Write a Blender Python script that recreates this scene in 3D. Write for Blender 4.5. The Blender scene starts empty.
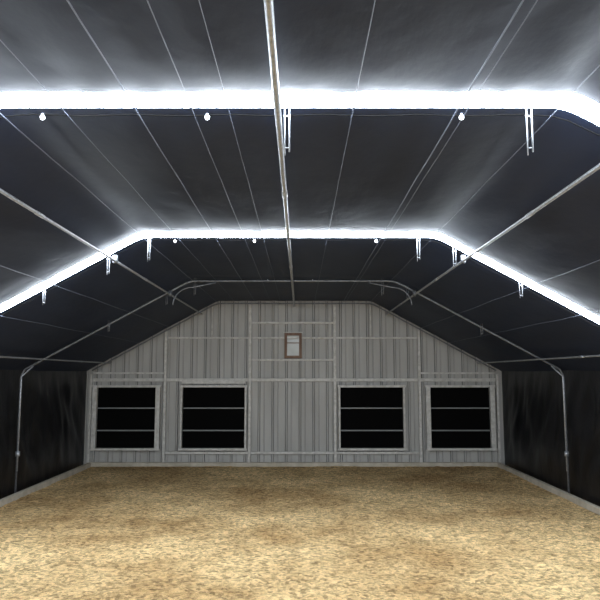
import bpy, math, random
from mathutils import Vector, noise
random.seed(4)
S=bpy.context.scene
S.view_settings.view_transform='Standard'
S.view_settings.look='None'

YW=14.7; HW=4.6; FLAT=1.75; ZT=3.58; SL=0.546; Y0=-4.2
def zc(x):
    a=abs(x)-FLAT
    r=0.10
    if a<-r: d=0
    elif a<r: d=(a+r)**2/(4*r)
    else: d=a
    return ZT-SL*d

# ---------- materials ----------
def mat(name,col,rough=.5,metal=0.,noise_scale=None,col2=None,bump=0,bscale=20,emit=None,es=0,spec=None,stretch=(1,1,1)):
    m=bpy.data.materials.new(name); m.use_nodes=True
    nt=m.node_tree; b=nt.nodes['Principled BSDF']
    b.inputs['Base Color'].default_value=(*col,1); b.inputs['Roughness'].default_value=rough
    b.inputs['Metallic'].default_value=metal
    if spec is not None: b.inputs['Specular IOR Level'].default_value=spec
    tc=nt.nodes.new('ShaderNodeTexCoord'); mp=nt.nodes.new('ShaderNodeMapping')
    mp.inputs['Scale'].default_value=stretch
    nt.links.new(tc.outputs['Object'],mp.inputs['Vector'])
    if noise_scale:
        n=nt.nodes.new('ShaderNodeTexNoise'); n.inputs['Scale'].default_value=noise_scale; n.inputs['Detail'].default_value=5
        nt.links.new(mp.outputs[0],n.inputs['Vector'])
        r=nt.nodes.new('ShaderNodeValToRGB'); r.color_ramp.elements[0].position=.35; r.color_ramp.elements[1].position=.65
        r.color_ramp.elements[0].color=(*col,1); r.color_ramp.elements[1].color=(*(col2 or col),1)
        nt.links.new(n.outputs['Fac'],r.inputs['Fac']); nt.links.new(r.outputs['Color'],b.inputs['Base Color'])
    if bump:
        n2=nt.nodes.new('ShaderNodeTexNoise'); n2.inputs['Scale'].default_value=bscale; n2.inputs['Detail'].default_value=4
        nt.links.new(mp.outputs[0],n2.inputs['Vector'])
        bp=nt.nodes.new('ShaderNodeBump'); bp.inputs['Strength'].default_value=bump; bp.inputs['Distance'].default_value=.02
        nt.links.new(n2.outputs['Fac'],bp.inputs['Height']); nt.links.new(bp.outputs['Normal'],b.inputs['Normal'])
    if emit:
        b.inputs['Emission Color'].default_value=(*emit,1); b.inputs['Emission Strength'].default_value=es
    return m
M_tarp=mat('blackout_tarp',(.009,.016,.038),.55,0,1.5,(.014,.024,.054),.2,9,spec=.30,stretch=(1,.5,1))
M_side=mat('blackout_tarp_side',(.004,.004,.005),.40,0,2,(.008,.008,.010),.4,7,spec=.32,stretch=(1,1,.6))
M_galv=mat('galvanised_steel',(.30,.32,.35),.45,.6,30,(.44,.46,.49))
M_rod=mat('dull_galvanised_rod',(.20,.22,.25),.6,.3,20,(.30,.32,.35))
M_hoopfar=mat('darker_galvanised_steel',(.14,.15,.17),.5,.5,20,(.21,.22,.24))  # darker steel tone for the far hoop, braces and small fittings
M_frame=mat('galvanised_frame',(.46,.445,.41),.55,.1,14,(.60,.585,.55))
M_wire=mat('support_wire',(.12,.14,.19),.55,.3)
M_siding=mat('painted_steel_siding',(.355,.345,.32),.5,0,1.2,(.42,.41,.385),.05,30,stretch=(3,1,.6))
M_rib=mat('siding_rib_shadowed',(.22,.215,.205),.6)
M_black=mat('light_trap_black',(.003,.003,.003),.9,0,spec=.05)
M_bar=mat('louver_bar',(.26,.27,.27),.5,.3)
M_wood=mat('window_wood',(.13,.065,.035),.6,0,12,(.19,.105,.06),stretch=(1,1,.2))
M_glass=mat('window_pane',(.38,.38,.34),.25,0,3,(.46,.46,.42))
M_curb=mat('curb_board',(.42,.37,.29),.85,0,6,(.56,.50,.41),.5,25)
M_sky=mat('translucent_roof_film',(.8,.8,.8),.6,emit=(.82,.91,1.0),es=46)
M_leak=mat('leak_dot_glow',(.9,.9,.9),.4,emit=(.95,.97,1.0),es=5)  # emission stands in for daylight leaking through grommets

# gravel floor
M_floor=bpy.data.materials.new('gravel_soil'); M_floor.use_nodes=True
nt=M_floor.node_tree; b=nt.nodes['Principled BSDF']; b.inputs['Roughness'].default_value=.95; b.inputs['Specular IOR Level'].default_value=.12
tc=nt.nodes.new('ShaderNodeTexCoord')
def nz(scale,detail=4,rough=.6):
    n=nt.nodes.new('ShaderNodeTexNoise'); n.inputs['Scale'].default_value=scale; n.inputs['Detail'].default_value=detail; n.inputs['Roughness'].default_value=rough
    nt.links.new(tc.outputs['Object'],n.inputs['Vector']); return n
def ramp(src,p0,c0,p1,c1):
    r=nt.nodes.new('ShaderNodeValToRGB'); e=r.color_ramp.elements
    e[0].position=p0; e[0].color=(*c0,1); e[1].position=p1; e[1].color=(*c1,1); nt.links.new(src,r.inputs['Fac']); return r
big=ramp(nz(.5,7,.66).outputs['Fac'],.38,(.56,.355,.155),.62,(.99,.72,.37))
v=nt.nodes.new('ShaderNodeTexVoronoi'); v.inputs['Scale'].default_value=26; v.inputs['Randomness'].default_value=1; nt.links.new(tc.outputs['Object'],v.inputs['Vector'])
cell=nt.nodes.new('ShaderNodeSeparateColor'); nt.links.new(v.outputs['Color'],cell.inputs[0])
cr=ramp(cell.outputs[0],.0,(.36,.34,.32),.6,(1.08,1.08,1.08))
sm=ramp(nz(15,8,.95).outputs['Fac'],.41,(.32,.29,.27),.53,(1.08,1.08,1.08))
def mul(a,b2,f):
    mx=nt.nodes.new('ShaderNodeMix'); mx.data_type='RGBA'; mx.blend_type='MULTIPLY'; mx.inputs[0].default_value=f
    nt.links.new(a,mx.inputs[6]); nt.links.new(b2,mx.inputs[7]); return mx.outputs[2]
nt.links.new(mul(mul(big.outputs['Color'],sm.outputs['Color'],.75),cr.outputs['Color'],.8),b.inputs['Base Color'])
bp=nt.nodes.new('ShaderNodeBump'); bp.inputs['Strength'].default_value=.9; bp.inputs['Distance'].default_value=.04
ad=nt.nodes.new('ShaderNodeMath'); ad.operation='ADD'
nt.links.new(v.outputs['Distance'],ad.inputs[0]); nt.links.new(nz(12,6,.8).outputs['Fac'],ad.inputs[1])
nt.links.new(ad.outputs[0],bp.inputs['Height']); nt.links.new(bp.outputs['Normal'],b.inputs['Normal'])

# ---------- mesh builder ----------
class MB:
    def __init__(s): s.v=[];s.f=[];s.m=[];s.mats=[]
    def mi(s,m):
        if m not in s.mats: s.mats.append(m)
        return s.mats.index(m)
    def add(s,vs,fs,m):
        o=len(s.v); k=s.mi(m); s.v+= [tuple(p) for p in vs]
        for f in fs: s.f.append(tuple(i+o for i in f)); s.m.append(k)
    def box(s,x0,x1,y0,y1,z0,z1,m):
        vs=[(x,y,z) for x in(x0,x1) for y in(y0,y1) for z in(z0,z1)]
        s.add(vs,[(0,1,3,2),(4,6,7,5),(0,4,5,1),(2,3,7,6),(0,2,6,4),(1,5,7,3)],m)
    def tube(s,pts,r,m,n=8):
        pts=[Vector(p) for p in pts]; vs=[];fs=[]; N=len(pts); up=None
        for i,p in enumerate(pts):
            t=(pts[min(i+1,N-1)]-pts[max(i-1,0)]).normalized()
            if up is None: up=Vector((0,0,1)) if abs(t.z)<.9 else Vector((0,1,0))
            a=t.cross(up).normalized(); b2=a.cross(t).normalized(); up=b2
            for k in range(n):
                an=2*math.pi*k/n; vs.append(p+a*(r*math.cos(an))+b2*(r*math.sin(an)))
        for i in range(N-1):
            for k in range(n):
                fs.append((i*n+k,i*n+(k+1)%n,(i+1)*n+(k+1)%n,(i+1)*n+k))
        fs.append(tuple(range(n))[::-1]); fs.append(tuple((N-1)*n+k for k in range(n)))
        s.add(vs,fs,m)
    def ball(s,c,r,m,sz=1):
        vs=[];fs=[];A=8;B=12
        for i in range(A+1):
            for k in range(B):
                t=math.pi*i/A;p=2*math.pi*k/B
                vs.append((c[0]+r*math.sin(t)*math.cos(p),c[1]+r*math.sin(t)*math.sin(p),c[2]+r*sz*math.cos(t)))
        for i in range(A):
            for k in range(B): fs.append((i*B+k,(i+1)*B+k,(i+1)*B+(k+1)%B,i*B+(k+1)%B))
        s.add(vs,fs,m)
    def grid(s,fn,nu,nv,m):
        vs=[fn(i/nu,j/nv) for i in range(nu+1) for j in range(nv+1)]
        fs=[(i*(nv+1)+j,(i+1)*(nv+1)+j,(i+1)*(nv+1)+j+1,i*(nv+1)+j+1) for i in range(nu) for j in range(nv)]
        s.add(vs,fs,m)
    def obj(s,name,smooth=False,bevel=0):
        me=bpy.data.meshes.new(name); me.from_pydata(s.v,[],s.f)
        for m in s.mats: me.materials.append(m)
        for p,k in zip(me.polygons,s.m): p.material_index=k; p.use_smooth=smooth
        me.update(); o=bpy.data.objects.new(name,me); S.collection.objects.link(o)
        if bevel:
            bv=o.modifiers.new('bevel','BEVEL'); bv.width=bevel; bv.segments=2; bv.limit_method='ANGLE'
        return o

# ---------- floor ----------
f=MB()
def ff(u,v_):
    x=-4.75+9.5*u; y=Y0+(YW+.1-Y0)*v_
    return (x,y,0.02*noise.noise(Vector((x*.8,y*.8,0)))+0.016*noise.noise(Vector((x*4,y*4,4)))+0.011*noise.noise(Vector((x*11,y*11,8)))-.02)
f.grid(ff,300,600,M_floor); f.obj('floor',True)

# ---------- ceiling tarps with the light gaps ----------
GAPS=[-3.8,-.02,3.78,7.58]; GW=.10
c=MB()
edges=[Y0]
for g in GAPS: edges+= [g-GW,g+GW]
edges.append(YW+.05)
segs=[(edges[i],edges[i+1]) for i in range(0,len(edges),2)]
segs=segs[:-1]+[(segs[-1][0],11.0),(11.0,YW+.05)]
def cpt(x,y,a,b_):
    t=(y-a)/max(b_-a,.01)
    d=min(y-a,b_-y)
    z=zc(x)+.075-.015*math.sin(math.pi*t)
    w=noise.noise(Vector((x*1.1,y*.45,1.3)))*.018+noise.noise(Vector((x*4.5,y*1.0,7)))*.007
    e=math.exp(-d/.18)*noise.noise(Vector((x*7,y*2,3)))*.010
    return z+w*min(1,d/.3)+e
for a,b_ in segs:
    def fn(u,v_,a=a,b_=b_):
        x=-HW-.06+(2*HW+.12)*u; y=a+(b_-a)*v_
        if 0<v_<1: pass
        else:
            if y>Y0+.1 and y<YW-.1 and abs(y-11)>.05: y+=.022*noise.noise(Vector((x*2.2,y,9)))
        return (x,y,cpt(x,min(max(y,a),b_),a,b_))
    n=max(4,int((b_-a)*14)); c.grid(fn,150,n,M_tarp)
ceil=c.obj('ceiling',True)

# translucent film skylight strips, emissive, bellied through each gap to cast a halo
for g in GAPS:
    m=MB()
    def fn(u,v_,g=g):
        x=-HW+2*HW*u; y=g+(v_-.5)*(2*GW+.03)
        return (x,y,zc(x)+.088-.056*math.sin(math.pi*v_))
    m.grid(fn,120,10,M_sky); m.obj('skylight_strip',True)

# ---------- side walls ----------
for sgn,nm in((-1,'wall_left'),(1,'wall_right')):
    m=MB()
    def fn(u,v_,sgn=sgn):
        y=Y0+(YW+.02-Y0)*u; z=-.02+(zc(HW)+.13)*v_
        w=.08*noise.noise(Vector((y*1.6,z*.7,sgn*5)))+.05*noise.noise(Vector((y*3.5+z*1.2,z*2.0+y*1.0,sgn*9)))
        w*=min(1,(YW+.02-y)/.5)
        return (sgn*(HW+.06)+w*math.sin(math.pi*min(1,v_*1.02)),y,z)
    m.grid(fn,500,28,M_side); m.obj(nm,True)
    k=MB(); k.box(min(sgn*4.45,sgn*4.53),max(sgn*4.45,sgn*4.53),Y0,YW-.15,-.03,.07,M_curb)
    k.obj('baseboard_'+('left' if sgn<0 else 'right'),bevel=.01)

# ---------- end wall: ribbed siding ----------
w=MB()
P=.305
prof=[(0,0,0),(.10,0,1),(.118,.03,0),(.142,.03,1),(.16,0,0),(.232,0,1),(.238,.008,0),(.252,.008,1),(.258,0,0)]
X=-16*P
cols=[]
while X<HW+P:
    for dx,dy,k in prof:
        if -HW-.12<=X+dx<=HW+.12: cols.append((X+dx,dy,k))
    X+=P
for i in range(len(cols)-1):
    (xa,ya,k),(xb,yb,_)=cols[i],cols[i+1]
    vs=[]
    for x,dy in((xa,ya),(xb,yb)): vs+=[(x,YW-dy,-.02),(x,YW-dy,1.5),(x,YW-dy,zc(x)+.16)]
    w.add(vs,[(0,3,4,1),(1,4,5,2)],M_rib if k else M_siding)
w.obj('wall_back')

# framing on end wall
fr=MB(); yf=YW-.03
def stud(x,z0,z1,wd=.06): fr.box(x-wd/2,x+wd/2,yf-.07,yf,z0,z1,M_frame)
def girt(x0,x1,z,h=.05,d=.05): fr.box(x0,x1,yf-d-.002,yf,z-h/2,z+h/2,M_frame)
stud(-.99,0,3.56);stud(.91,0,3.56);stud(-2.88,0,zc(2.88));stud(2.80,0,zc(2.8));stud(-4.53,0,2.0,.05);stud(4.53,0,2.0,.05)
for s_ in(-1.85,1.72): stud(s_,2.83,zc(s_),.03)
girt(-.99,.91,3.15,.045);girt(-2.88,2.80,2.81,.04);girt(-.99,.91,2.315,.045)
girt(-4.5,4.5,1.87,.07,.055);girt(-4.5,-2.88,2.02,.04);girt(2.8,4.5,2.02,.04)
girt(-2.88,2.8,.27,.05)
girt(-2.5,-1.1,1.83,.09,.085)
fr.obj('wall_frame',bevel=.005)
k=MB(); k.box(-4.55,4.55,YW-.14,YW-.03,-.02,.07,M_curb); k.obj('baseboard_back',bevel=.01)

# ---------- vents ----------
def vent(x0,x1,wd):
    m=MB(); z0,z1=.33,1.755; y1=YW-.03; y0=y1-.14
    m.box(x0+.02,x1-.02,y1-.045,y1-.005,z0+.02,z1-.02,M_black)
    m.box(x0,x0+wd,y0,y1,z0,z1,M_frame);m.box(x1-wd,x1,y0,y1,z0,z1,M_frame)
    m.box(x0,x1,y0+.004,y1,z1-.05,z1,M_frame);m.box(x0,x1,y0+.004,y1,z0,z0+.05,M_frame)
    for z in(1.25,.763): m.box(x0+wd,x1-wd,y0+.03,y0+.065,z-.013,z+.013,M_bar)
    for (px,sx) in((x0,1),(x1,-1)):
        for z in(z0,z1):
            m.box(px-.02,px+.02,y0-.01,y0+.02,z-.05 if z==z1 else z,z if z==z1 else z+.05,M_frame)
    m.obj('ventilation_louver',bevel=.006)
vent(-4.47,-2.97,.10);vent(-2.52,-1.05,.045);vent(.98,2.46,.045);vent(2.92,4.44,.10)

# small window
m=MB(); x0,x1,z0,z1=-.22,.17,2.35,2.92;y1=YW-.028;y0=y1-.07
t=.06
m.box(x0,x0+t,y0,y1,z0,z1,M_wood);m.box(x1-t,x1,y0,y1,z0,z1,M_wood)
m.box(x0+t,x1-t,y0,y1,z1-t,z1,M_wood);m.box(x0+t,x1-t,y0,y1,z0,z0+t,M_wood)
m.box(x0+t,x1-t,y0+.035,y0+.045,z0+t,z1-t,M_glass)
m.box(x0+t,x1-t,y0+.02,y0+.034,(z0+z1)/2+.05,(z0+z1)/2+.07,M_wood)
m.box(x0-.02,x1+.02,y0-.01,y1,z1,z1+.02,M_frame)
m.obj('window_1')

# ---------- hoops (trusses) ----------
def hoop(y,dz,r=.02,M=None):
    M=M or M_galv
    m=MB(); pts=[]
    n=90
    for i in range(n+1):
        x=-4.5+9.0*i/n; pts.append((x,y,zc(x)+dz))
    zE=zc(4.5)+min(dz,-.02)
    L=[(-4.56,y,.02),(-4.56,y,zE-.14),(-4.545,y,zE-.07)]
    R=[(4.545,y,zE-.07),(4.56,y,zE-.14),(4.56,y,.02)]
    m.tube(L+pts+R,r,M,10)
    for sgn in(-1,1):
        m.tube([(sgn*4.50,y-.12,.42),(sgn*4.50,y-.12,zE-.1),(sgn*4.44,y-.06,zE-.02),(sgn*4.36,y,zc(4.36)-.02)],.014,M_galv)
        m.tube([(sgn*4.50,y-.12,.5),(sgn*4.56,y,.5)],.012,M_galv)
        m.box(sgn*4.5-.03,sgn*4.5+.03,y-.15,y-.1,.66,.74,M_galv)
        xq=sgn*2.08; m.box(xq-.025,xq+.025,y-.03,y+.03,zc(xq)-.08,zc(xq)+.01,M_hoopfar)
    return m.obj('roof_hoop',True)
for g in GAPS: hoop(g+GW-.01,.125)
hoop(11.0,.0,.017,M_hoopfar)
m=MB();m.tube([(-4.5+9*i/90,YW-.14,zc(-4.5+9*i/90)-.0) for i in range(91)],.014,M_hoopfar);m.obj('roof_hoop',True)

# purlins (longitudinal pipes)
for x,r in((0,.020),(-2.08,.015),(2.08,.016),(-4.1,.013),(4.1,.013)):
    m=MB(); zz=zc(x)-.055
    ys=[Y0+.2+i*(YW-.1-Y0-.2)/40 for i in range(41)]
    m.tube([(x,y,zz) for y in ys],r,M_galv,10)
    for y in (1.6,5.4,9.2,12.6): m.tube([(x,y-.08,zz),(x,y+.08,zz)],r*1.25,M_galv,10)
    m.obj('purlin_pipe',True)

# wires
m=MB()
for x,r in((-.86,.0045),(-.52,.003),(-.30,.0022),(.45,.0025),(1.08,.005),(1.14,.003),(-1.30,.0025),(1.68,.003),(-1.70,.004),(-2.75,.004),(2.8,.004),(-3.4,.003),(3.4,.003)):
    m.tube([(x,Y0+.1+i*(YW-.2-Y0)/30,zc(x)+.008-.010*math.sin(i*math.pi/3.0)**2) for i in range(31)],r,M_wire,6)
m.obj('support_wires',True)

# hanging double rods below the gaps
def hrod(x,y,L,M):
    m=MB(); z=zc(x)+.06
    m.tube([(x-.014,y,z),(x-.014,y,z-L),],.0048,M)
    m.tube([(x+.014,y-.01,z+.0),(x+.014,y-.01,z-L*.94)],.0048,M)
    m.tube([(x-.022,y,z-.05),(x+.022,y,z-.05)],.007,M)
    m.tube([(x-.014,y,z-L*.85),(x+.014,y-.01,z-L*.85)],.004,M)
    m.obj('hanging_rod',True)
for y in (3.78,7.58,11.0):
    yy=y+.10; MM=M_hoopfar if y>9 else M_rod
    for x in(-1.68,.05,1.55):
        if x==.05 and y>5: continue
        if x<-1 and y<5: continue
        hrod(x,yy,.30,MM)
    if y>5:
        for x in(-2.16,1.98): hrod(x,yy,.24,MM)
for x,y in((-2.9,7.68),(2.75,7.68),(-3.1,11),(3.2,11)): hrod(x,y-.03,.2,M_hoopfar)
# elbow braces at the far hoop corners
for sgn in(-1,1):
    m=MB(); y=10.93
    pts=[]
    for i in range(13):
        a=i/12*math.pi/2
        pts.append((sgn*(2.02-.32*(1-math.cos(a)) ),y,3.16+.30*math.sin(a)))
    pts.append((sgn*1.3,y,3.54)); m.tube(pts,.010,M_hoopfar); m.obj('corner_brace',True)

# glowing dots strung on a cord, put in for light leaking through grommets
def leak_dots(y,xs,r):
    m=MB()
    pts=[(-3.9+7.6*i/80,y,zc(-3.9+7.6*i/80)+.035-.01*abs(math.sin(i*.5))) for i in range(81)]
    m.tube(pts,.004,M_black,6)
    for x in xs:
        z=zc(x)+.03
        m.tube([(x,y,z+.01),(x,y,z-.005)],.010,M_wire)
        m.ball((x,y,z-.015),r,M_leak,1.1)
    m.obj('leak_dot_string',True)
leak_dots(3.91,[-1.48,-.45,1.14],.015)
leak_dots(7.72,[-1.38,-.42,1.05],.016)
leak_dots(11.05,[-.42,.35],.011)

# ---------- world ----------
W=bpy.data.worlds.new('World'); S.world=W; W.use_nodes=True
bg=W.node_tree.nodes['Background']; bg.inputs[0].default_value=(.94,.97,1,1); bg.inputs[1].default_value=3.2

# ---------- camera ----------
cd=bpy.data.cameras.new('camera'); cam=bpy.data.objects.new('camera',cd); S.collection.objects.link(cam)
cd.sensor_width=36; cd.lens=39; cam.location=(.13,0,2.0); cam.rotation_euler=(math.radians(96.5),0,0)
cd.clip_start=.05; S.camera=cam
